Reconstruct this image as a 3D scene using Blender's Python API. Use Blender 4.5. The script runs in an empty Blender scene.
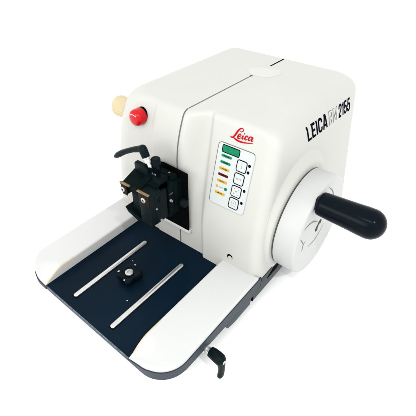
import bpy, bmesh, math, random
from mathutils import Vector, Matrix
random.seed(4)
S = 0.545                                  # metres per model unit
OX, OY, OZ = 0.725, -0.90, 0.115           # machine centre on the table at the world origin
def W(p): return Vector(((p[0]+OX)*S, (p[1]+OY)*S, (p[2]+OZ)*S))
scene = bpy.context.scene
col = scene.collection
PI = math.pi
def sm(t):
    t = max(0.0, min(1.0, t)); return t*t*(3-2*t)

# ------------------------------------------------------------------ materials
def mat(name, rgb, rough=.5, metal=0.0, spec=.5, var=0.0, vscale=60, bump=0.0, bscale=900, coat=0.0, rgb2=None):
    m = bpy.data.materials.new(name); m.use_nodes = True
    nt = m.node_tree; b = nt.nodes['Principled BSDF']
    b.inputs['Base Color'].default_value = (*rgb, 1)
    b.inputs['Roughness'].default_value = rough
    b.inputs['Metallic'].default_value = metal
    b.inputs['Specular IOR Level'].default_value = spec
    b.inputs['Coat Weight'].default_value = coat
    tc = nt.nodes.new('ShaderNodeTexCoord')
    if var or rgb2:
        n = nt.nodes.new('ShaderNodeTexNoise'); n.inputs['Scale'].default_value = vscale; n.inputs['Detail'].default_value = 6
        r = nt.nodes.new('ShaderNodeValToRGB')
        r.color_ramp.elements[0].position = .35; r.color_ramp.elements[1].position = .68
        c2 = rgb2 if rgb2 else tuple(c*(1-var) for c in rgb)
        r.color_ramp.elements[0].color = (*c2, 1); r.color_ramp.elements[1].color = (*rgb, 1)
        nt.links.new(tc.outputs['Object'], n.inputs['Vector']); nt.links.new(n.outputs['Fac'], r.inputs['Fac'])
        nt.links.new(r.outputs['Color'], b.inputs['Base Color'])
        mr = nt.nodes.new('ShaderNodeMapRange'); mr.inputs['To Min'].default_value = rough*.85; mr.inputs['To Max'].default_value = min(1, rough*1.2)
        nt.links.new(n.outputs['Fac'], mr.inputs['Value']); nt.links.new(mr.outputs['Result'], b.inputs['Roughness'])
    if bump:
        n2 = nt.nodes.new('ShaderNodeTexNoise'); n2.inputs['Scale'].default_value = bscale; n2.inputs['Detail'].default_value = 3
        bp = nt.nodes.new('ShaderNodeBump'); bp.inputs['Strength'].default_value = bump; bp.inputs['Distance'].default_value = .0006
        nt.links.new(tc.outputs['Object'], n2.inputs['Vector']); nt.links.new(n2.outputs['Fac'], bp.inputs['Height'])
        nt.links.new(bp.outputs['Normal'], b.inputs['Normal'])
    return m
M = {}
M['paint'] = mat('cream_white_paint', (.386,.389,.361), .42, spec=.35, var=.04, vscale=9, bump=.12, bscale=1500)
M['rail'] = mat('rail_white_paint', (.448,.453,.443), .42, spec=.35, var=.02, vscale=14, bump=.12, bscale=1500)
M['aged'] = mat('yellowed_edge', (.44,.37,.22), .5, spec=.3, rgb2=(.44,.42,.36), vscale=70)
M['wheel'] = mat('wheel_white_paint', (.375,.382,.372), .4, spec=.35, var=.02, vscale=14, bump=.08, bscale=1500)
M['navy'] = mat('navy_plate', (.0020,.0083,.0168), .32, spec=.035, rgb2=(.0016,.0058,.0112), vscale=10, bump=.1, bscale=1200)
M['disc'] = mat('disc_white_paint', (.405,.408,.385), .42, spec=.35)
M['edge'] = mat('worn_plate_edge', (.10,.13,.16), .45, spec=.3, rgb2=(.02,.035,.05), vscale=260)
M['edge2'] = mat('bare_metal_chips', (.22,.24,.25), .5, spec=.3)
M['slate'] = mat('base_side_reflection', (.018,.030,.042), .5, spec=.25, var=.35, vscale=30, bump=.1)  # grey lift from ground reflection put into the dark base colour
M['black'] = mat('black_plastic', (.0012,.0040,.0066), .17, spec=.05, var=.3, vscale=80)
M['soft'] = mat('black_anodised', (.0016,.0050,.0055), .5, spec=.03, var=.4, vscale=90, bump=.1)
M['teal'] = mat('dark_teal_steel', (.0024,.0068,.0082), .40, spec=.05, var=.3, vscale=90)
M['void'] = mat('black_gasket', (.0012,.0016,.0018), .8, spec=.02)
M['steel'] = mat('bright_steel', (.52,.52,.505), .3, metal=.85, var=.12, vscale=200)
M['steel2'] = mat('worn_steel_edge', (.10,.12,.12), .35, metal=.6, var=.6, vscale=300)
M['screw'] = mat('zinc_screw', (.42,.42,.40), .3, metal=.7, var=.1, vscale=400)
M['brass'] = mat('bronze_jaw', (.26,.165,.055), .4, metal=.3, rgb2=(.10,.066,.028), vscale=170)
M['jawface'] = mat('dark_bronze_face', (.004,.0045,.004), .45, spec=.05, rgb2=(.012,.009,.005), vscale=150)
M['red'] = mat('red_plastic', (.38,.002,.005), .15, spec=.2, coat=.0)
M['cream'] = mat('yellowed_cream_plastic', (.45,.385,.24), .5, spec=.3, var=.06, vscale=40)
M['hubgrey'] = mat('hub_shadow_grey', (.025,.028,.028), .6, spec=.1)
M['seam'] = mat('seam_shadow_gap', (.10,.10,.095), .8, spec=.1)
M['panel'] = mat('panel_film_white', (.385,.412,.402), .35, spec=.3)
M['ink'] = mat('black_ink', (.003,.004,.008), .5, spec=.0)
M['inkred'] = mat('red_ink', (.33,.002,.008), .4, spec=.03)
M['groove'] = mat('groove_grey', (.17,.17,.165), .7, spec=.1)
M['inkgrey'] = mat('grey_ink', (.20,.20,.205), .5, spec=.2)
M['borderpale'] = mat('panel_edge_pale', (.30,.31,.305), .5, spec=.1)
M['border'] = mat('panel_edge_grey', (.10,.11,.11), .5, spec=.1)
M['green'] = mat('green_window', (.002,.12,.052), .3, spec=.08, rgb2=(.003,.16,.07), vscale=300)
M['amber'] = mat('amber_window', (.42,.235,.010), .3, spec=.08)
M['maroon'] = mat('maroon_window', (.085,.002,.006), .3, spec=.06)
M['ground'] = mat('white_tabletop', (.97,.97,.97), .9, spec=.0, var=.01, vscale=3)

# ------------------------------------------------------------------ mesh helpers (model units)
def finish(name, bm, material, parent=None, smooth=35, mats=None):
    for v in bm.verts: v.co = W(v.co)
    bmesh.ops.recalc_face_normals(bm, faces=bm.faces)
    me = bpy.data.meshes.new(name); bm.to_mesh(me); bm.free()
    o = bpy.data.objects.new(name, me); col.objects.link(o)
    for mm in (mats or [material]): me.materials.append(mm)
    if smooth:
        for p in me.polygons: p.use_smooth = True
        try: me.set_sharp_from_angle(angle=math.radians(smooth))
        except Exception: pass
    if parent: o.parent = parent
    return o
def box(bm, x0, x1, y0, y1, z0, z1, bev=.002, seg=2, rot=None, mi=0):
    vs = [bm.verts.new((x, y, z)) for x in (x0, x1) for y in (y0, y1) for z in (z0, z1)]
    fs = [bm.faces.new([vs[i] for i in q]) for q in ((0,1,3,2),(4,6,7,5),(0,4,5,1),(2,3,7,6),(0,2,6,4),(1,5,7,3))]
    for f in fs: f.material_index = mi
    if rot:
        c = Vector(((x0+x1)/2, (y0+y1)/2, (z0+z1)/2)); bmesh.ops.rotate(bm, verts=vs, cent=c, matrix=rot)
    if bev:
        es = list({e for f in fs for e in f.edges})
        bmesh.ops.bevel(bm, geom=es, offset=bev, segments=seg, affect='EDGES', profile=.5)
def prism(bm, pts, axis, a, b, bev=.002):
    """closed polygon pts (2D) extruded along axis from a to b"""
    def P(u, v, w):
        return {'x': (w, u, v), 'y': (u, w, v), 'z': (u, v, w)}[axis]
    A = [bm.verts.new(P(u, v, a)) for u, v in pts]; B = [bm.verts.new(P(u, v, b)) for u, v in pts]
    n = len(pts); fs = [bm.faces.new(A), bm.faces.new(B[::-1])]
    for i in range(n): fs.append(bm.faces.new([A[i], B[i], B[(i+1) % n], A[(i+1) % n]]))
    if bev:
        es = [e for f in fs[:2] for e in f.edges]
        bmesh.ops.bevel(bm, geom=es, offset=bev, segments=2, affect='EDGES', profile=.5)
def frame_from(d):
    d = Vector(d).normalized(); u = d.orthogonal().normalized(); return d, u, d.cross(u)
def revolve(bm, org, direc, prof, n=48, rad=None, mi=0, caps=True):
    """prof: list of (distance along axis, radius)"""
    o = Vector(org); d, u, v = frame_from(direc); rings = []
    for (s, r) in prof:
        if r < 1e-6: rings.append([bm.verts.new(o + d*s)])
        else:
            rings.append([bm.verts.new(o + d*s + (u*math.cos(2*PI*i/n) + v*math.sin(2*PI*i/n))*(r*(rad(i, s) if rad else 1))) for i in range(n)])
    for a, b in zip(rings, rings[1:]):
        for i in range(n):
            j = (i+1) % n
            if len(a) == 1 and len(b) == 1: continue
            if len(a) == 1: f = bm.faces.new([a[0], b[i], b[j]])
            elif len(b) == 1: f = bm.faces.new([a[i], b[0], a[j]])
            else: f = bm.faces.new([a[i], b[i], b[j], a[j]])
            f.material_index = mi
    if caps:
        for r in (rings[0], rings[-1]):
            if len(r) > 1: bm.faces.new(r).material_index = mi
def catmull(pts, k=6):
    out = []
    P = [pts[0]] + list(pts) + [pts[-1]]
    for i in range(1, len(P)-2):
        a, b, c, d = [Vector(q) for q in P[i-1:i+3]]
        for j in range(k):
            t = j/k
            out.append(.5*((2*b) + (c-a)*t + (2*a-5*b+4*c-d)*t*t + (3*b-a-3*c+d)*t**3))
    out.append(Vector(pts[-1])); return out
def sweep(bm, path, n=16, side=None):
    """path: (x, y, z, ra, rb); ra across 'side', rb the other way"""
    rings = []
    for i, p in enumerate(path):
        a = Vector(path[max(i-1, 0)][:3]); b = Vector(path[min(i+1, len(path)-1)][:3]); d = (b-a).normalized()
        s = Vector(side) if side else d.orthogonal(); s = (s - d*s.dot(d)).normalized(); t = d.cross(s)
        c = Vector(p[:3])
        rings.append([bm.verts.new(c + s*math.cos(2*PI*k/n)*p[3] + t*math.sin(2*PI*k/n)*p[4]) for k in range(n)])
    for a, b in zip(rings, rings[1:]):
        for i in range(n): bm.faces.new([a[i], b[i], b[(i+1) % n], a[(i+1) % n]])
    bm.faces.new(rings[0]); bm.faces.new(rings[-1])
def rrect(x0, x1, y0, y1, r, n=8):
    """rounded rectangle, r = (front-left, front-right, back-right, back-left)"""
    out = []
    for (cx, cy, a0, rr) in ((x0+r[0], y0+r[0], 180, r[0]), (x1-r[1], y0+r[1], 270, r[1]), (x1-r[2], y1-r[2], 0, r[2]), (x0+r[3], y1-r[3], 90, r[3])):
        for i in range(n+1):
            a = math.radians(a0 + 90*i/n); out.append((cx + rr*math.cos(a), cy + rr*math.sin(a)))
    return out
def empty(name, loc, parent=None):
    o = bpy.data.objects.new(name, None); col.objects.link(o); o.location = loc; o.empty_display_size = .02
    if parent: o.parent = parent
    return o

# ------------------------------------------------------------------ setting
bm = bmesh.new()
vs = [bm.verts.new((x*22, y*22, -.115)) for x, y in ((-1,-1),(1,-1),(1,1),(-1,1))]; bm.faces.new(vs)
g = finish('ground', bm, M['ground'], smooth=0)
g['label'] = 'plain bright white surface under and around the microtome'; g['kind'] = 'structure'

# ------------------------------------------------------------------ the machine
root = empty('rotary_microtome', (0, 0, 0))
root['label'] = 'white laboratory rotary microtome with navy base plate and black crank handle'
root['category'] = 'microtome'

XL, XR, YF = -1.045, -.388, .345
def yf(x): return .346 - .03*(x+.85)
# base plate --------------------------------------------------------
bm = bmesh.new()
out = rrect(XL, XR, YF, .80, (.095, .088, .002, .002), 12)
def loop(z, inset=0):
    cx = (XL+XR)/2
    return [bm.verts.new((x - inset*math.copysign(1, x-cx), (y + (yf(x)-YF)*sm((.6-y)/.2)) + inset*sm((.5-y)/.1), z)) for x, y in out]
L0 = loop(-.030, .040); L1 = loop(-.016, .0); L2 = loop(-.004, .0); L3 = loop(-.0005, .0025)
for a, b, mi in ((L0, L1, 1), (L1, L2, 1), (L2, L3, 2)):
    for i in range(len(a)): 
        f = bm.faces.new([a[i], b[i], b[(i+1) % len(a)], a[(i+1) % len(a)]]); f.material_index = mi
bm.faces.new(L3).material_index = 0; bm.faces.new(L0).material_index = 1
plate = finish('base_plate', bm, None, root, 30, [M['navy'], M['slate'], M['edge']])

# side rails (armrests): warped top sheet with a skirt -----------------
def corner_y(x, x0, x1, rl, rr):
    if x < x0 + rl: d = x0 + rl - x; return yf(x) + rl - math.sqrt(max(rl*rl - d*d, 0))
    if x > x1 - rr: d = x - (x1 - rr); return yf(x) + rr - math.sqrt(max(rr*rr - d*d, 0))
    return yf(x)
def rail(x0, x1, inner, yend, rl, rr, rtop=.024, rlow=-.034):
    """inner: x of the edge next to the navy plate"""
    t = empty('side_rail', W((x0, YF, 0)), None)
    bpy.data.objects.remove(t)
    nx, ny = 72, 110
    us = [.5 - .5*math.cos(PI*i/nx) for i in range(nx+1)]
    vsn = [(.5 - .5*math.cos(PI*j/ny)) for j in range(ny+1)]
    bm = bmesh.new(); rows = []
    outer = x0 if inner == x1 else x1
    for u in us:
        x = x0 + (x1-x0)*u; ys = corner_y(x, x0, x1, rl, rr) + .0005
        row = []
        for v in vsn:
            y = ys + (yend-ys)*v
            d = abs(x-inner)
            h = .0378*math.sin(PI/2*max(0, min(1, math.hypot((y-yf(x))/.080, d/.085))))
            h = max(h, .0006)
            e = min(d, abs(x-outer), (y-ys), (yend-y)*1.0)
            rr_ = min(.007, h*.6)
            if e < rr_: h -= rr_ - math.sqrt(max(rr_*rr_ - (rr_-max(e, 0))**2, 0))
            row.append(bm.verts.new((x, y, h)))
        rows.append(row)
    for i in range(nx):
        for j in range(ny):
            f = bm.faces.new([rows[i][j], rows[i+1][j], rows[i+1][j+1], rows[i][j+1]])
            c = f.calc_center_median(); d = abs(c.x-inner)
            if d < (.0045 if inner < -.8 else .0075) and .350 < c.y < .470: f.material_index = 1
    edge = [rows[i][0] for i in range(nx+1)] + [rows[nx][j] for j in range(1, ny+1)] + [rows[i][ny] for i in range(nx-1, -1, -1)] + [rows[0][j] for j in range(ny-1, 0, -1)]
    low = [bm.verts.new((v.co.x, v.co.y, 0.0)) for v in edge]
    for i in range(len(edge)): bm.faces.new([edge[i], low[i], low[(i+1) % len(edge)], edge[(i+1) % len(edge)]])
    ob = finish('side_rail', bm, None, root, 50, [M['rail'], M['aged']])
    # dark rim following the outer side and the front
    bm = bmesh.new(); pts = []
    xs = [x0 + (x1-x0)*(.5-.5*math.cos(PI*i/60)) for i in range(61)]
    for x in xs:
        pts.append((x, corner_y(x, x0, x1, rl, rr)))
    if outer == x0: pts = [(x0, yend)] + [p for p in pts if True]
    else: pts = pts + [(x1, yend)]
    ring = []
    for i, (x, y) in enumerate(pts):
        a = Vector(pts[max(i-1, 0)]); b = Vector(pts[min(i+1, len(pts)-1)]); d = (b-a).normalized(); nrm = Vector((d.y, -d.x))
        dd = abs(x-inner); top = rtop*min(1, dd/.080)**.85 - .0004; low_ = max(rlow, (-.005 - .024*sm((y-.36)/.2)) if rlow < -.03 else rlow) 
        o_ = Vector((x, y)) + nrm*.003; i_ = Vector((x, y)) - nrm*.003
        ring.append([bm.verts.new((i_.x, i_.y, top)), bm.verts.new((o_.x, o_.y, top)), bm.verts.new((o_.x, o_.y, low_)), bm.verts.new((i_.x, i_.y, low_))])
    for a, b in zip(ring, ring[1:]):
        for k in range(4): bm.faces.new([a[k], b[k], b[(k+1) % 4], a[(k+1) % 4]])
    bm.faces.new(ring[0]); bm.faces.new(ring[-1])
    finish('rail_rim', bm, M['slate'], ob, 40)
    return ob
rail(XL, -.926, -.926, .80, .094, .0005, .008, -.013)
rr_ob = rail(-.527, XR, -.527, .776, .0005, .086)
rr_ob['label'] = 'right armrest with yellowed front edge'

# support block and rear base ----------------------------------------
bm = bmesh.new()
prism(bm, [(.600,-.020), (.742,-.020), (.737,-.060), (.650,-.060), (.612,-.052), (.602,-.036)], 'x', -.50, XR+.001, .0015)
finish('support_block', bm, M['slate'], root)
bm = bmesh.new()
prism(bm, [(.752,-.058), (1.38,-.058), (1.38,.012), (.795,.012), (.795,-.0235), (.752,-.0235)], 'x', -1.05, -.3865, .0015)
prism(bm, [(.752,-.030), (.794,-.030), (.794,.022), (.781,.022), (.775,.002), (.752,.002)], 'x', -.44, -.3868, .001)
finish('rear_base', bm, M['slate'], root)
bm = bmesh.new()
prism(bm, [(.835,-.020), (.90,-.020), (.915,-.006), (.90,.004), (.875,.004)], 'x', -.40, -.3850, 0)
finish('base_slot', bm, M['void'], root, 0)
bm = bmesh.new()
box(bm, -.47, -.3862, .7485, .7525, -.056, -.002, 0)
finish('block_end', bm, M['void'], root, 0)
for (x, y) in ((-.96,.45), (-.48,.45), (-.96,1.38), (-.48,1.38)):
    bm = bmesh.new(); revolve(bm, (x, y, -.115), (0,0,1), [(0,.026),(.004,.03),(.05,.026),(.083,.026)], 32)
    finish('rubber_foot', bm, M['black'], root)

# housing --------------------------------------------------------------
ZT = .497
def conF(z):                                   # console face, y
    a = .764 + .05*z; b = .733 + .25*z; k = .01
    h = max(k-abs(a-b), 0)/k; return max(a, b) + h*h*k*.25
def leftF(z): return .776 + (.044*((z-.33)/.167)**2 if z > .33 else 0)
def stepx(z): return -.612 - .062*max(0, z-.02)
def front_y(x, z):
    if x > -.50: 
        pass
    L = leftF(z); Cn = conF(z)
    sx = stepx(z)
    t = sm((x + .708)/(sx-.006 + .708))
    ymix = L + (max(Cn + .007, L) - L)*t if Cn + .007 > L else L
    s = sm((x-(sx-.006))/.012)
    y = ymix*(1-s) + Cn*s
    # shallow relief beside the left corner radius
    return y - .0035*sm((x+.835)/.012) + .0035
def side_right(z): return -.388 - .052*z
def side_left(z): return -1.076 + .105*z + .12*max(0, z-.25)
def rear(z): return 1.525 - .18*z
zs = [0, .01, .03, .06, .1, .14, .18, .22, .26, .30, .33, .36, .39, .41, .425]
rz = .05
zs += [ZT - rz + rz*math.sin(PI/2*i/16) for i in range(0, 17)]
zs = sorted(set(round(z, 5) for z in zs))
def nonuni():
    X = []
    x = -1.2
    return X
bm = bmesh.new(); loops = []
NF = 260
def slice_loop(z, kx, kf, kr):
    x0 = side_left(z) + kx; x1 = side_right(z) - kx
    y1 = rear(z) - kr
    rFL, rFR, rBR, rBL = .085, .036, .068, .030
    pts = []
    # front edge, left to right, in world x (corner arcs included)
    for i in range(NF+1):
        u = i/NF
        # denser near both corners
        w = u - .10*math.sin(2*PI*u)/ (2*PI)*2
        x = x0 + (x1-x0)*(.5-.5*math.cos(PI*w)) if (u < .0) else x0 + (x1-x0)*(.35*w + .65*(.5-.5*math.cos(PI*w)))
        c = 0
        if x < x0 + rFL: d = x0+rFL-x; c = rFL*.9*(1 - math.sqrt(max(1-(d/rFL)**2, 0)))
        if x > x1 - rFR: d = x-(x1-rFR); c = rFR - math.sqrt(max(rFR*rFR - d*d, 0))
        pts.append((x, front_y(x, z) + kf + c))
    ylf = pts[0][1]; yrf = pts[-1][1]
    # right side going back
    for i in range(1, 40): pts.append((x1, yrf + (y1-rBR-yrf)*i/40))
    for i in range(13):
        a = math.radians(90*i/12); pts.append((x1-rBR+rBR*math.cos(a), y1-rBR+rBR*math.sin(a)))
    for i in range(1, 30): pts.append((x1-rBR + (x0+rBL-x1+rBR)*i/30, y1))
    for i in range(13):
        a = math.radians(90+90*i/12); pts.append((x0+rBL+rBL*math.cos(a), y1-rBL+rBL*math.sin(a)))
    for i in range(1, 40): pts.append((x0, y1-rBL + (ylf-y1+rBL)*i/40))
    return pts
def insets(z):
    def q(r):
        d = z-(ZT-r)
        return 0 if d <= 0 else r - math.sqrt(max(r*r-d*d, 0))
    return q(.05), q(.016), q(.028)
for z in zs:
    kx, kf, kr = insets(z)
    loops.append([bm.verts.new((x, y, z)) for x, y in slice_loop(z, kx, kf, kr)])
for sc in (.992, .97, .9):
    last = loops[-1]; cx = -.70; cy = 1.12
    base = slice_loop(ZT, *insets(ZT))
    loops.append([bm.verts.new((cx+(x-cx)*sc, cy+(y-cy)*sc, ZT)) for x, y in base])
for a, b in zip(loops, loops[1:]):
    for i in range(len(a)): bm.faces.new([a[i], a[(i+1) % len(a)], b[(i+1) % len(a)], b[i]])
bm.faces.new(loops[-1])
housing = finish('housing', bm, M['paint'], root, 60)

def ribbon(pts, wd, name, material, parent, lift=(0,0,0)):
    bm = bmesh.new(); prev = None
    for p in pts:
        a = bm.verts.new((p[0]-wd/2+lift[0], p[1]+lift[1], p[2]+lift[2])); b = bm.verts.new((p[0]+wd/2+lift[0], p[1]+lift[1], p[2]+lift[2]))
        if prev: bm.faces.new([prev[0], prev[1], b, a])
        prev = (a, b)
    return finish(name, bm, material, parent, 0)
SX = -.718
pf = []
for i in range(0, 161):
    z = .002 + (ZT-.002)*math.sin(PI/2*i/160)
    kx, kf, kr = insets(z); pf.append((SX, front_y(SX, z)+kf-.0010, z+ .0009*sm((z-.47)/.02)))
so = ribbon([p for p in pf if not (.066 < p[2] < .33)] if False else pf, .0042, 'cover_seam', M['seam'], housing)
yt = pf[-1][1]
ribbon([(SX, yt+.0005, ZT-.0010), (SX, yt+.0035, ZT+.0006)] + [(SX, yt+.006 + (1.172-yt)*i/10, ZT+.0009) for i in range(11)], .0034, 'cover_seam', M['seam'], housing)
ribbon([(SX+.001, y, ZT+.0007) for y in (1.300, 1.36, 1.408)], .0058, 'cover_seam', M['ink'], housing)
bm = bmesh.new(); revolve(bm, (SX+.012, 1.247, ZT-.002), (0,0,1), [(0,.060),(.0026,.060),(.0032,.059),(.0034,0)], 96)
finish('pivot_disc', bm, M['disc'], housing, 50)
bm = bmesh.new(); revolve(bm, (SX, 1.178, ZT-.002), (0,0,1), [(0,.0042),(.0042,.0042),(.0045,0)], 20)
finish('hinge_pin', bm, M['seam'], housing, 50)
bm = bmesh.new(); revolve(bm, (-.497, conF(.068)-.0009, .068), (0,1,0), [(0,.0105),(.001,.0105)], 32)
finish('screw_hole', bm, M['void'], housing)
bm = bmesh.new(); revolve(bm, (-.4955, conF(.068)-.0016, .0655), (0,1,0), [(0,.0075),(.001,.0075)], 32)
finish('screw_plug', bm, M['paint'], housing)

# wheel boss: flared collar on the right side ---------------------------
WC = (1.0, .148)
bm = bmesh.new()
prof = [(0, 1.0)] + [(i/14, 1-i/14) for i in range(15)] + [(1.0, -2.6)]
rings = []
N = 128
for k_, (wgt, r) in enumerate(prof):
    ring = []
    for i in range(N):
        sn_ = math.sin(2*PI*i/N); cs_ = math.cos(2*PI*i/N)
        R_ = .187 + r*(.020 + .022*max(0, sn_) + .01*max(0, cs_) - .009*max(0, -cs_)); z = max(WC[1]+R_*sn_, .0125); sx_ = side_right(z) - .0008 - (.05 if k_ == 0 else 0)
        ring.append(bm.verts.new((sx_ + (max(-.3845, sx_+.002) - sx_)*sm(wgt), WC[0]+R_*cs_, z)))
    rings.append(ring)
for a, b in zip(rings, rings[1:]):
    for i in range(N): bm.faces.new([a[i], b[i], b[(i+1) % N], a[(i+1) % N]])
finish('wheel_collar', bm, M['paint'], housing, 60)

# handwheel ---------------------------------------------------------------
hw = None
bm = bmesh.new()
revolve(bm, (-.381, WC[0], WC[1]), (1,0,0), [(-.02,.150),(0,.165),(.0005,.1715),(.002,.1735),(.066,.1735),(.071,.1725),(.0745,.170),(.0765,.166),(.0765,.160),(.0755,.152),(.0755,0)], 160)
hw = finish('handwheel', bm, M['wheel'], root, 50)
FX = -.3055
bm = bmesh.new(); revolve(bm, (-.383, WC[0], WC[1]), (1,0,0), [(0,.1728),(.0012,.1728)], 128)
finish('rim_gap', bm, M['seam'], hw)
def groove(pts, r, name='face_groove', k=6):
    P = catmull([(y, z, 0) for y, z in pts], k); bm = bmesh.new()
    prev = None
    for i, p in enumerate(P):
        a = P[max(i-1, 0)]; b = P[min(i+1, len(P)-1)]; d = (b-a).normalized(); n = Vector((-d.y, d.x, 0))
        t = i/(len(P)-1); w = r*(.35 + .65*math.sin(PI*min(max(t, .02), .98)))
        q = [bm.verts.new((FX+.0008, (p+n*w).x, (p+n*w).y)), bm.verts.new((FX+.0008, (p-n*w).x, (p-n*w).y))]
        if prev: bm.faces.new([prev[0], prev[1], q[1], q[0]])
        prev = q
    finish(name, bm, M['groove'], hw, 0)
groove([(.866,.221),(.893,.222),(.925,.214),(.948,.200),(.965,.188)], .0022)
groove([(.849,.196),(.868,.172),(.884,.149)], .0016)
groove([(.896,.155),(.884,.149),(.883,.136),(.881,.122)], .0022)
groove([(.930,.106),(.972,.100),(1.010,.112),(1.035,.135)], .0018)
groove([(1.005,.298),(1.040,.268),(1.066,.235),(1.085,.210)], .0020)
groove([(1.125,.254),(1.131,.244),(1.135,.232)], .0030)
bm = bmesh.new(); revolve(bm, (FX-.001, 1.062, .216), (1,0,0), [(0,.006),(.002,.006),(.0023,0)], 20); finish('detent_hole', bm, M['seam'], hw)
# dark hub recess with pale ring
bm = bmesh.new(); revolve(bm, (FX-.001, .984, .160), (1,0,0), [(0,.0165),(.002,.0165),(.0023,0)], 32,
        rad=lambda i, s: 1+.35*math.cos(2*2*PI*i/32)); finish('hub_recess', bm, M['hubgrey'], hw)
bm = bmesh.new(); revolve(bm, (FX-.0008, .991, .153), (1,0,0), [(0,.011),(.002,.011),(.0028,.0095),(.003,0)], 32); finish('hub_cap', bm, M['wheel'], hw)
# crank handle
bm = bmesh.new()
HC = (.934, .284)
pr = [(-.012,.020),(-.004,.026),(0,.0335),(.003,.0358),(.01,.0365),(.05,.0390),(.10,.0416),(.13,.0438),(.150,.0443)]
pr += [(  .150 + .0435*math.sin(PI/2*i/14), .0443*math.cos(PI/2*i/14)) for i in range(1, 15)]
revolve(bm, (FX+.006, HC[0], HC[1]), (1,0,-.0), pr, 72)
finish('crank_handle', bm, M['black'], hw, 40)
bm = bmesh.new(); revolve(bm, (FX-.001, HC[0], HC[1]), (1,0,0), [(0,.018),(.008,.018)], 48); finish('handle_washer', bm, M['ink'], hw)

# guide strips on the base plate -------------------------------------------
for (x, y0, y1) in ((-.816,.378,.696), (-.638,.372,.692)):
    bm = bmesh.new()
    pts = rrect(x-.0078, x+.0078, y0, y1, (.0077,)*4, 8)
    lv = [(.0,1.0),(.0045,1.0),(.0068,.72),(.0074,.4)]
    lp = []
    for z, k in lv:
        lp.append([bm.verts.new((x+(px-x)*k, (y0+y1)/2+((py-(y0+y1)/2) - math.copysign(.0078*(1-k), py-(y0+y1)/2)), z)) for px, py in pts])
    for a, b in zip(lp, lp[1:]):
        for i in range(len(a)): bm.faces.new([a[i], b[i], b[(i+1) % len(a)], a[(i+1) % len(a)]])
    bm.faces.new(lp[-1])
    finish('guide_strip', bm, M['steel'], root, 40)
    bm = bmesh.new()
    box(bm, x-.0088, x+.0088, y0-.0015, y1+.0015, -.0012, .0008, 0); finish('strip_slot', bm, M['void'], plate, 0)
for (x, y, r) in ((-.675,.470,.0024), (-.786,.60,.0016)):
    bm = bmesh.new(); revolve(bm, (x, y, -.001), (0,0,1), [(0,r),(.0014,r),(.0016,0)], 16); finish('plate_screw', bm, M['screw'], plate)
# clamp knob on the plate ----------------------------------------------------
KC = (-.733, .538)
bm = bmesh.new()
def lobes(i, s): 
    a = 2*PI*i/72; return (1 + .17*math.cos(4*a + .5))*.90
revolve(bm, (KC[0], KC[1], 0), (0,0,1), [(0,.018),(.008,.018),(.009,.037),(.012,.040),(.024,.040),(.028,.037),(.029,.030),(.0265,.022),(.0265,.015),(.030,.0145)], 72, rad=lobes)
kn = finish('clamp_knob', bm, M['black'], root, 40)
bm = bmesh.new(); revolve(bm, (KC[0], KC[1], .029), (0,0,1), [(0,.0135),(.004,.0135),(.0052,.012),(.0052,.0062),(.002,.0055),(.002,0)], 40)
finish('socket_screw', bm, M['screw'], kn, 40)
for (dx, dy, r) in ((-.032,-.016,.0042), (.010,-.030,.0036), (-.012,.038,.0028)):  # last one is a knob highlight modelled as a bright dot
    bm = bmesh.new(); revolve(bm, (KC[0]+dx, KC[1]+dy, .0245), (0,0,1), [(0,r),(.0035,r),(.0045,r*.5),(.0046,0)], 16); finish('grip_pin_glint', bm, M['screw'], kn, 40)

# clamping lever at the right of the base -------------------------------------
lv = None
bm = bmesh.new()
sweep(bm, [(-.372,.503,-.024,.0150,.0150),(-.362,.503,-.0235,.0165,.0165),(-.347,.501,-.022,.0175,.0175),(-.333,.499,-.0215,.0175,.0165),(-.324,.497,-.022,.0135,.013),(-.320,.497,-.022,.006,.006)], 24)
pth = [(-.334,.500,-.026,.0135,.014),(-.331,.500,-.042,.0120,.0115),(-.330,.501,-.062,.0100,.0098),(-.330,.501,-.080,.0098,.0092),(-.331,.500,-.096,.0108,.0095),(-.332,.498,-.105,.0095,.008),(-.333,.497,-.1110,.004,.004)]
sweep(bm, pth, 20, side=(0,1,0))
lv = finish('clamping_lever', bm, M['slate'], root, 50)
lv.data.materials.clear(); lv.data.materials.append(M['teal'])
lv['label'] = 'black clamping lever hanging at the right edge of the base'
bm = bmesh.new(); revolve(bm, (-.388, .503, -.024), (1,0,0), [(0,.017),(.005,.017),(.0055,.010),(.020,.010)], 32)
finish('lever_bolt', bm, M['steel'], lv, 40)
bm = bmesh.new(); revolve(bm, (-.3215,.4975,-.021), (1,0,0), [(0,.0062),(.0016,.006),(.002,.004),(.002,0)], 24)
finish('lever_screw', bm, M['screw'], lv, 40)

# ------------------------------------------------------------------ specimen carrier
bm = bmesh.new()
prism(bm, [(-.800,.318), (-.768,.326), (-.668,.3215), (-.668,.090), (-.800,.090)], 'y', .7625, .7680, .0008)
op = finish('carrier_opening', bm, M['void'], root, 0)
bm = bmesh.new()   # pale frame round the opening
box(bm, -.80, -.666, .7640, .785, .074, .0895, .0015)
finish('opening_frame', bm, M['rail'], op, 30)

sh = None
bm = bmesh.new()
# slide block behind, chamfered
prism(bm, [(.700,.180), (.776,.180), (.776,.296), (.722,.304), (.700,.290)], 'x', -.800, -.690, .003)
prism(bm, [(.722,.302), (.760,.300), (.752,.316), (.728,.318)], 'x', -.775, -.700, .002)
# bridge between the slide and the clamp
box(bm, -.815, -.700, .660, .705, .192, .318, .003)
sh = finish('specimen_head', bm, M['soft'], root, 30)
sh['label'] = 'black specimen head with bronze edged clamp jaws'
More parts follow.
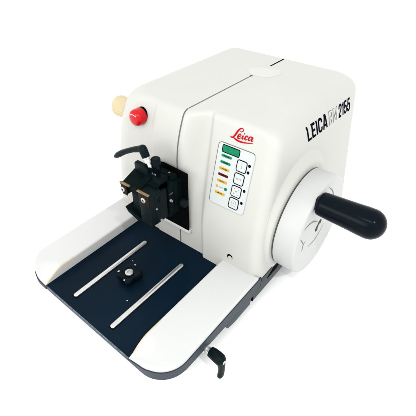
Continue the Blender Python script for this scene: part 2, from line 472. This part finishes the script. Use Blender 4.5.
# clamp body: right cheek, left cheek, back bar, lower bar
bm = bmesh.new()
box(bm, -.738, -.690, .622, .668, .190, .309, .003)
box(bm, -.700, -.688, .640, .690, .192, .300, .002)
finish('clamp_cheek', bm, M['teal'], sh, 30)
bm = bmesh.new()
box(bm, -.812, -.792, .622, .668, .268, .309, .002)
prism(bm, [(.626,.308), (.684,.330), (.712,.330), (.712,.262), (.626,.285)], 'x', -.811, -.737, .002)
prism(bm, [(.668,.308), (.684,.330), (.712,.330), (.712,.262), (.668,.262)], 'x', -.738, -.700, .002)
finish('clamp_cheek', bm, M['soft'], sh, 30)
bm = bmesh.new()   # curved moving jaw seen between the cheeks
prism(bm, [(-.790,.285), (-.752,.285), (-.752,.185), (-.786,.185), (-.797,.200), (-.797,.212), (-.785,.226), (-.784,.262)], 'y', .640, .668, .002)
finish('moving_jaw', bm, M['teal'], sh, 30)
bm = bmesh.new()
prism(bm, [(-.812,.212), (-.775,.204), (-.735,.196), (-.700,.203), (-.700,.184), (-.745,.176), (-.800,.196)], 'y', .6235, .690, .002)
finish('lower_bar', bm, M['soft'], sh, 30)
bm = bmesh.new()
box(bm, -.8125, -.772, .6165, .6245, .3085, .3125, .0008)
bm2 = bmesh.new(); prism(bm2, [(-.8125,.3075), (-.786,.3075), (-.786,.270), (-.806,.270)], 'y', .6185, .6225, .0008)
jc = finish('jaw_cap', bm, M['brass'], sh, 30)
bm = bmesh.new()
box(bm, -.772, -.738, .640, .652, .300, .308, .001)
finish('jaw_bridge', bm, M['brass'], sh, 30)
bm = bmesh.new()
box(bm, -.739, -.6925, .6165, .6245, .3085, .3125, .0008)
bm3 = bmesh.new(); box(bm3, -.735, -.694, .6185, .6225, .258, .3075, .0008)
jc2 = finish('jaw_cap', bm, M['brass'], sh, 30)
finish('jaw_face', bm2, M['jawface'], jc, 30); finish('jaw_face', bm3, M['jawface'], jc2, 30)
for (x, z, par) in ((-.8015,.288,jc), (-.714,.287,jc2)):
    bm = bmesh.new(); revolve(bm, (x, .6185, z), (0,-1,0), [(0,.0088),(.003,.0088),(.004,.0075),(.004,.0042),(.0015,.0038),(.0015,0)], 32)
    finish('socket_screw', bm, M['screw'], par, 40)
    bm = bmesh.new(); revolve(bm, (x, .6168, z), (0,-1,0), [(0,.0036),(.0005,.0036)], 6); finish('hex_socket', bm, M['void'], par, 0)
for (y0_, z0_, z1_) in ((.7225,.196,.290), (.7455,.186,.292)):
    bm = bmesh.new(); box(bm, -.6905, -.6892, y0_, y0_+.0022, z0_, z1_, 0); finish('slide_joint', bm, M['void'], sh, 0)
bm = bmesh.new(); box(bm, -.695, -.6870, .702, .7180, .268, .2715, .0008); finish('scale_plate', bm, M['steel2'], sh, 0)
bm = bmesh.new(); revolve(bm, (-.690, .655, .275), (1,0,0), [(0,.0085),(.004,.0085),(.005,.0070),(.005,.0035),(.002,.003),(.002,0)], 32); finish('cheek_bolt', bm, M['teal'], sh, 40)
# upright plate
bm = bmesh.new()
prism(bm, [(-.806,.305), (-.806,.352), (-.802,.357), (-.765,.357), (-.752,.345), (-.752,.305)], 'y', .678, .692, .002)
finish('upright_plate', bm, M['teal'], sh, 30)
bm = bmesh.new()
prism(bm, [(-.812,.262), (-.700,.262), (-.700,.312), (-.806,.318)], 'y', .684, .710, .002)
finish('rear_shoulder', bm, M['soft'], sh, 30)
# knurled adjusting knob, vertical
bm = bmesh.new()
revolve(bm, (-.737, .703, .318), (0,0,1), [(0,.011),(.020,.011),(.022,.0135),(.024,.0142),(.060,.0142),(.0635,.0132),(.0645,.011),(.0640,.006),(.0640,0)], 96, rad=lambda i, s: 1+(.035 if i % 4 < 2 else 0)*(1 if .024 < s < .066 else 0))
kk = finish('adjusting_knob', bm, M['black'], sh, 30)
for dx in (-.006, .002, .0065):
    bm = bmesh.new(); box(bm, -.737+dx-.0012, -.737+dx+.0012, .689, .6915, .328, .3345, .0004); finish('scale_mark', bm, M['inkgrey'], kk, 0)
# lock knob at the right side
bm = bmesh.new()
revolve(bm, (-.692, .755, .211), (1,0,0), [(0,.011),(.004,.012),(.006,.016),(.020,.016),(.024,.013),(.025,0)], 48)
finish('lock_knob', bm, M['teal'], sh, 40)
for (x, y, z, r) in ((-.689,.706,.246,.0045), (-.689,.712,.239,.0035), (-.6875,.642,.252,.003), (-.6875,.658,.199,.0042), (-.7995,.69,.21,.004)):
    bm = bmesh.new(); revolve(bm, (x-.001, y, z), (1,0,0), [(0,r),(.003,r),(.0035,r*.5),(.0035,0)], 20); finish('cap_screw', bm, M['screw'], sh, 40)
for (x, y, z) in ((-.742,.660,.3095), (-.722,.742,.3165)):
    bm = bmesh.new(); revolve(bm, (x, y, z), (0,0,1), [(0,.003),(.0015,.003),(.0017,0)], 16); finish('cap_screw', bm, M['inkgrey'], sh, 40)
# clamping lever of the specimen head
ax = Vector((-.42, 0, .90)).normalized()
hb = Vector((-.753, .683, .384))
bm = bmesh.new()
tip = hb + ax*.052
def PT(v, a, b): return (v.x, v.y, v.z, a, b)
sweep(bm, [PT(hb+ax*.004, .0120, .0120), PT(hb+ax*.010, .0126, .0126), PT(hb+ax*.026, .0132, .0132), PT(hb+ax*.036, .0120, .0120), PT(hb+ax*.041, .0085, .0085), PT(hb+ax*.0435, .003, .003)], 24)
arm = Vector((-.915, 0, -.405)).normalized()
st = hb + ax*.031
pts = []
for d, up, a, b in ((0,0,.0105,.0110), (.018,.001,.0098,.0100), (.05,.001,.0095,.0085), (.085,-.002,.0105,.0085), (.112,-.006,.0120,.0095), (.132,-.0105,.0122,.0095), (.146,-.014,.0095,.0070), (.153,-.015,.003,.0025)):
    q = st + arm*d + ax*up; pts.append(PT(q, a, b))
sweep(bm, pts, 20, side=(0,1,0))
l2 = finish('clamping_lever', bm, M['teal'], sh, 50)
bm = bmesh.new(); revolve(bm, hb-ax*.022, ax, [(-.004,.006),(.010,.006),(.011,.0100),(.022,.0100),(.023,.0122),(.027,.0122)], 36)
finish('lever_bolt', bm, M['steel'], l2, 40)

# ------------------------------------------------------------------ emergency stop and advance knob
bx, bz = -.884, .438
by = front_y(bx, bz) + .006
d = Vector((-.04, -1, .05)).normalized(); o = Vector((bx, by, bz))
bm = bmesh.new(); revolve(bm, o, d, [(-.01,.036),(.004,.036),(.006,.034),(.006,.02)], 64)
eb = None
bm.free()
bm = bmesh.new()
revolve(bm, o, d, [(.005,.0262),(.007,.0276),(.028,.0268),(.034,.0252),(.038,.0215),(.0405,.015),(.0413,.0)], 80)
eb = finish('stop_button', bm, M['red'], root, 40)
eb['label'] = 'round red emergency stop button'
bm = bmesh.new(); revolve(bm, o, d, [(-.012,.0276),(.004,.0276),(.006,.0265),(.006,.0)], 64); finish('button_collar', bm, M['void'], eb, 40)
# curved highlight painted on the cap as a white crescent
bm = bmesh.new(); dd, uu, vv = frame_from(d)
up = Vector((0,0,1)); rt = up.cross(d).normalized(); upp = d.cross(rt).normalized()
prev = None
for i in range(15):
    a = math.radians(30 + 110*i/14); w = .0028*math.sin(PI*(i+.6)/15.5)+.0006
    q = []
    for r in (.0165-w, .0165+w):
        c = o + (rt*-math.cos(a)*r) + upp*math.sin(a)*r*.92
        # follow the dome of the cap
        h = .0413 if r < .012 else (.0413 - .0009*((r-.012)/.003)**1.35)
        q.append(bm.verts.new(c + d*(h+.0006)))
    if prev: bm.faces.new([prev[0], prev[1], q[1], q[0]])
    prev = q
finish('cap_highlight', bm, M['panel'], eb, 0)

bm = bmesh.new()
revolve(bm, (-1.01, .872, .394), (-1,0,0), [(0,.034),(.062,.0365),(.070,.0345),(.074,.029),(.074,0)], 160,
        rad=lambda i, s: 1+(.030*math.cos(2*PI*i/160*32) if s < .066 else 0))
ck = finish('advance_knob', bm, M['cream'], root, 30)
ck['label'] = 'ribbed cream advance knob on the left side'

# ------------------------------------------------------------------ control panel on the sloping console face
def CP(x, z, lift=0): 
    n = Vector((0, -1, .25)).normalized(); return Vector((x, .733+.25*z, z)) + n*lift
def flat_poly(bm, pts, lift, mi=0):
    f = bm.faces.new([bm.verts.new(CP(x, z, lift)) for x, z in pts]); f.material_index = mi; return f
def slab(bm, pts, l0, l1):
    A = [bm.verts.new(CP(x, z, l0)) for x, z in pts]; B = [bm.verts.new(CP(x, z, l1)) for x, z in pts]
    bm.faces.new(B); n = len(pts)
    for i in range(n): bm.faces.new([A[i], B[i], B[(i+1) % n], A[(i+1) % n]])
def rr2(x, z, w, h, r, n=5): return rrect(x-w/2, x+w/2, z-h/2, z+h/2, (r,)*4, n)
def ringp(bm, outer, inner, l0, l1):
    A = [bm.verts.new(CP(x, z, l1)) for x, z in outer]; B = [bm.verts.new(CP(x, z, l1)) for x, z in inner]; C_ = [bm.verts.new(CP(x, z, l0)) for x, z in outer]
    n = len(A)
    for i in range(n):
        j = (i+1) % n; bm.faces.new([A[i], B[i], B[j], A[j]]); bm.faces.new([A[i], C_[i], C_[j], A[j]])
PCX, PCZ, PWd, PHt = -.5395, .3315, .127, .191
bm = bmesh.new(); slab(bm, rr2(PCX, PCZ, PWd, PHt, .012, 8), -.001, .0010)
cp = finish('control_panel', bm, M['panel'], root, 0)
cp['label'] = 'membrane control panel with green display and four keys'
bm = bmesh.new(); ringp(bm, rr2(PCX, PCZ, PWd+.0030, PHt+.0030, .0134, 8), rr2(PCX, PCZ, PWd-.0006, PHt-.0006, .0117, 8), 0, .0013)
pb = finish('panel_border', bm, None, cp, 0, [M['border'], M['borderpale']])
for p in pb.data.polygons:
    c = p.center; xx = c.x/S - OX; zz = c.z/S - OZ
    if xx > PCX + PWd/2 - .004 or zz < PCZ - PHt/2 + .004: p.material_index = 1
bm = bmesh.new(); ringp(bm, rr2(-.558,.4115,.0625,.0235,.005), rr2(-.558,.4115,.0575,.0185,.003), .001, .0017)
dw = finish('display_frame', bm, M['ink'], cp, 0)
bm = bmesh.new(); slab(bm, rr2(-.558,.4115,.0590,.0200,.0035), .001, .0016); finish('display_window', bm, M['green'], dw, 0)
SXC = -.569
for (z, m) in ((.3905,'green'), (.3710,'green'), (.3515,'amber'), (.3325,'maroon'), (.3125,'amber'), (.2740,'amber')):
    bm = bmesh.new(); slab(bm, rr2(SXC, z, .0365, .0078, .003), .001, .0016)
    s = finish('indicator_strip', bm, M[m], cp, 0)
    bm = bmesh.new()
    k = 0
    x = SXC-.0085
    while x < SXC+.0085:
        w = random.uniform(.0014, .0026); h = random.uniform(.0026, .0036)
        flat_poly(bm, [(x, z-h/2), (x+w, z-h/2), (x+w, z+h/2), (x, z+h/2)], .0019); x += w+.0011
    finish('strip_print', bm, M['ink'], s, 0)
for (x, m, r) in ((-.5835,'amber',.0042), (-.5515,'green',.0052)):
    bm = bmesh.new(); slab(bm, [(x+r*math.cos(a*PI/10), .2930+r*math.sin(a*PI/10)) for a in range(20)], .001, .0016); finish('indicator_dot', bm, M[m], cp, 0)
bm = bmesh.new(); x = -.5765
while x < -.560:
    w = random.uniform(.0014,.0024); flat_poly(bm, [(x,.2914),(x+w,.2914),(x+w,.2946),(x,.2946)], .0014); x += w+.001
finish('strip_print', bm, M['inkgrey'], cp, 0)
def arrow_keys(bm, x, z, k):
    def L(a, b, w=.0008):
        a = Vector(a); b = Vector(b); d_ = (b-a).normalized(); n = Vector((-d_.y, d_.x))*w/2
        flat_poly(bm, [tuple(a+n), tuple(b+n), tuple(b-n), tuple(a-n)], .0019)
    if k == 0: L((x, z-.0055), (x, z+.0055), .0012); L((x-.002, z+.0055), (x+.002, z+.0055)); L((x-.002, z-.0055), (x+.002, z-.0055))
    elif k == 1:
        for i in range(4): L((x-.0085+i*.0048, z-.0020), (x-.0085+i*.0048, z+.0020), .0026)
    elif k == 2:
        for sx_ in (-1, 1):
            for sz_ in (-1, 1): L((x+sx_*.0085, z+sz_*.0085), (x+sx_*.0052, z+sz_*.0085)); L((x+sx_*.0085, z+sz_*.0085), (x+sx_*.0085, z+sz_*.0052))
        L((x-.0018, z), (x+.0018, z), .003)
    else:
        for a, b in (((-1,-1),(1,-1)),((1,-1),(1,1)),((1,1),(-1,1)),((-1,1),(-1,-1))): L((x+a[0]*.0072, z+a[1]*.0072), (x+b[0]*.0072, z+b[1]*.0072), .0008)
        L((x-.0018, z), (x+.0018, z), .003); L((x+.0045, z+.0045), (x+.008, z+.0085))
for k, (x, z) in enumerate(((-.5130,.3795), (-.5135,.3400), (-.5140,.3005), (-.5145,.2615))):
    bm = bmesh.new(); slab(bm, rr2(x, z, .0335, .0335, .006), .001, .0017)
    b_ = finish('keypad_button', bm, M['panel'], cp, 0)
    bm = bmesh.new(); ringp(bm, rr2(x, z, .0355, .0355, .007), rr2(x, z, .0305, .0305, .0048), .001, .0021); finish('button_outline', bm, M['ink'], b_, 0)
    bm = bmesh.new(); arrow_keys(bm, x, z, k); finish('button_symbol', bm, M['inkgrey'] if k != 2 else M['ink'], b_, 0)
for (x, z) in ((-.4885,.3890), (-.4885,.3690), (-.4880,.3120), (-.4885,.2730)):
    bm = bmesh.new(); slab(bm, [(x+.0045*math.cos(a*PI/10), z+.0045*math.sin(a*PI/10)) for a in range(20)], .001, .0016); finish('key_lamp', bm, M['ink'], cp, 0)

# red script logo: strokes drawn in a local 0..340 box -> console face
def LG(u, v):   # u right, v down in logo units
    du, dv = u-65, v-165
    return (LGO[0] + LGA[0]*du + LGA[1]*dv, LGO[1] + LGA[2]*du + LGA[3]*dv)
LGO = (-.5685, .4530); LGA = (.000292, .0, .0000265, -.000292)
strokes = [
 ([(62,168),(74,176),(92,172),(112,148),(130,112),(150,84),(172,72),(190,80),(190,96),(174,106),(158,98)], [5,9,11,14,14,11,7,6,7,6,3]),
 ([(94,172),(122,186),(162,197),(208,200),(260,196),(320,186)], [6,11,12,11,8,4]),
 ([(146,158),(166,152),(176,138),(165,128),(151,140),(145,160),(153,174),(172,168),(182,158)], [5,6,7,8,11,12,9,6,4]),
 ([(204,134),(195,158),(200,171),(214,160)], [11,12,8,4]),
 ([(254,142),(245,131),(231,138),(225,158),(234,171),(254,160)], [9,8,10,12,8,4]),
 ([(303,140),(289,130),(272,138),(265,157),(273,169),(287,160),(303,138)], [7,7,10,12,8,6,6]),
 ([(309,130),(300,156),(306,169),(320,160)], [11,12,8,4]),
]
bm = bmesh.new()
for pts, wd in strokes:
    P = catmull([(u, v, w) for (u, v), w in zip(pts, wd)], 6); prev = None
    for i, p in enumerate(P):
        a = P[max(i-1, 0)]; b = P[min(i+1, len(P)-1)]; d_ = Vector((b.x-a.x, b.y-a.y)).normalized(); n = Vector((-d_.y, d_.x))
        q = [bm.verts.new(CP(*LG(p.x + n.x*s*p.z*.68, p.y + n.y*s*p.z*.68), .0012)) for s in (-1, 1)]
        if prev: bm.faces.new([prev[0], prev[1], q[1], q[0]])
        prev = q
f = [CP(*LG(212+6.5*math.cos(a*PI/6), 116+6.5*math.sin(a*PI/6)), .0012) for a in range(12)]
bm.faces.new([bm.verts.new(q) for q in f])
finish('brand_lettering', bm, M['inkred'], housing, 0)

# model lettering on the right side ---------------------------------------------
def surf_x(z):
    return side_right(z) - insets(z)[0]
QUAD = ((1.030,.4085), (1.358,.3945), (1.336,.4495), (1.003,.4645))     # bl, br, tr, tl in (y, z)
def quadmap(s, t):
    a = Vector(QUAD[0])*(1-s) + Vector(QUAD[1])*s; b = Vector(QUAD[3])*(1-s) + Vector(QUAD[2])*s
    return a*(1-t) + b*t
GL = {'L': (.46, [[(.08,1),(.08,.07),(.46,.07)]]),
 'E': (.48, [[(.46,.93),(.08,.93),(.08,.07),(.47,.07)], [(.08,.51),(.42,.51)]]),
 'I': (.16, [[(.08,0),(.08,1)]]),
 'C': (.54, [[(.46,.66),(.46,.80),(.43,.88),(.36,.93),(.20,.93),(.12,.88),(.08,.80),(.08,.20),(.12,.12),(.20,.07),(.36,.07),(.43,.12),(.46,.20),(.46,.34)]]),
 'A': (.58, [[(.06,0),(.24,.96),(.34,.96),(.52,0)], [(.15,.27),(.43,.27)]]),
 'R': (.54, [[(.07,0),(.07,.94),(.34,.94),(.44,.88),(.47,.80),(.47,.66),(.44,.57),(.34,.51),(.07,.51)], [(.30,.51),(.49,0)]]),
 'M': (.72, [[(.07,0),(.07,.93),(.13,.93),(.36,.25),(.59,.93),(.65,.93),(.65,0)]]),
 '2': (.54, [[(.08,.66),(.08,.80),(.12,.89),(.20,.93),(.34,.93),(.42,.89),(.46,.80),(.46,.66),(.42,.56),(.12,.20),(.09,.07),(.48,.07)]]),
 '1': (.30, [[(.0,.80),(.14,.84)], [(.20,0),(.20,.99)]]),
 '5': (.54, [[(.44,.93),(.11,.93),(.09,.50),(.18,.58),(.34,.58),(.42,.53),(.46,.44),(.46,.20),(.42,.11),(.34,.07),(.19,.07),(.11,.11),(.08,.20),(.08,.30)]])}
def stroke(bm, pts, wd, place):
    P = []
    for a, b in zip(pts, pts[1:]):
        n = max(1, int((Vector(b)-Vector(a)).length/.12))
        for k in range(n): P.append((Vector(a)*(1-k/n) + Vector(b)*(k/n)))
    P.append(Vector(pts[-1])); prev = None
    for i, p in enumerate(P):
        d0 = (p - P[i-1]).normalized() if i else None; d1 = (P[i+1]-p).normalized() if i < len(P)-1 else None
        d0 = d0 or d1; d1 = d1 or d0
        n0 = Vector((-d0.y, d0.x)); n1 = Vector((-d1.y, d1.x)); m = (n0+n1)
        m = m.normalized() if m.length > .05 else n0
        k = wd/2/max(m.dot(n0), .45)
        q = [bm.verts.new(place(p+m*k)), bm.verts.new(place(p-m*k))]
        if prev: bm.faces.new([prev[0], prev[1], q[1], q[0]])
        prev = q
def lettering(txt, s0, s1, outline=False):
    gap = .09; tot = sum(GL[c][0] for c in txt) + gap*(len(txt)-1); u = 0
    bm = bmesh.new(); bm2 = bmesh.new()
    for c in txt:
        w_, st_ = GL[c]
        def place(lift):
            def f(p):
                q = quadmap(s0 + (s1-s0)*(u+p.x)/tot, p.y); return Vector((surf_x(q.y) + lift, q.x, q.y))
            return f
        for k, pl in enumerate(st_):
            stroke(bm, pl, .16, place(.0007 + .0002*k))
            if outline: stroke(bm2, pl, .10, place(.0013 + .0002*k))
        u += w_ + gap
    o_ = finish('model_lettering', bm, M['letgrey'] if outline else M['ink'], housing, 0)
    if outline:
        finish('lettering_fill', bm2, M['disc'], housing, 0)
    else: bm2.free()
M['letgrey'] = mat('pale_grey_ink', (.15,.15,.15), .5, spec=.05)
lettering('LEICA', 0.0, .425)
lettering('RM', .468, .672, outline=True)
lettering('2155', .700, 1.0)

# ------------------------------------------------------------------ camera
R = [[0.78977882617166, 0.3876877824520459, -0.47533944615225254], [0.6133466313115764, -0.4897385091850087, 0.6196467562087179], [0.007437445102729451, -0.7809317357865926, -0.6245721002828125]]
cam = bpy.data.cameras.new('camera'); co = bpy.data.objects.new('camera', cam); col.objects.link(co)
rm = Matrix([[r[0], -r[1], -r[2]] for r in R])
m4 = rm.to_4x4(); m4.translation = W((0, 0, 1)); co.matrix_world = m4
cam.sensor_width = 36; cam.lens = 36*396.0265/416; cam.clip_start = .01; cam.clip_end = 200
scene.camera = co

# ------------------------------------------------------------------ light: even white world and added unseen area lamps
w = bpy.data.worlds.new('World'); scene.world = w; w.use_nodes = True
bg = w.node_tree.nodes['Background']; bg.inputs['Color'].default_value = (1, 1, 1, 1); bg.inputs['Strength'].default_value = 1.65
def area(name, loc, target, size, power, colr=(1,1,1)):
    l = bpy.data.lights.new(name, 'AREA'); l.energy = power; l.size = size; l.color = colr; l.shape = 'SQUARE'
    o = bpy.data.objects.new(name, l); col.objects.link(o); o.location = loc
    o.rotation_euler = (Vector(target)-Vector(loc)).to_track_quat('-Z', 'Y').to_euler(); return o
area('fill_front', (-.55, -2.3, 1.0), (0, -.05, .12), 1.1, 21)  # unseen fill added to brighten the front faces
area('fill_side', (2.2, -.9, .9), (0, 0, .12), 1.1, 1.5)  # unseen fill added for the right side faces
la = area('glint_fill', (.95, -.55, 1.25), (.25, 0, .12), .05, 6)  # unseen lamp added for small glints on the black handle
lb = area('streak_fill', (.35, -.75, 1.15), (.25, 0, .15), .6, 3.5); lb.data.shape = 'RECTANGLE'; lb.data.size_y = .04; lb.rotation_euler = (math.radians(38), 0, 0)  # unseen strip added for a long streak along the handle
scene.view_settings.view_transform = 'Standard'; scene.view_settings.look = 'None'; scene.view_settings.exposure = 0; scene.view_settings.gamma = 1
scene.cycles.use_denoising = True
scene.cycles.max_bounces = 8
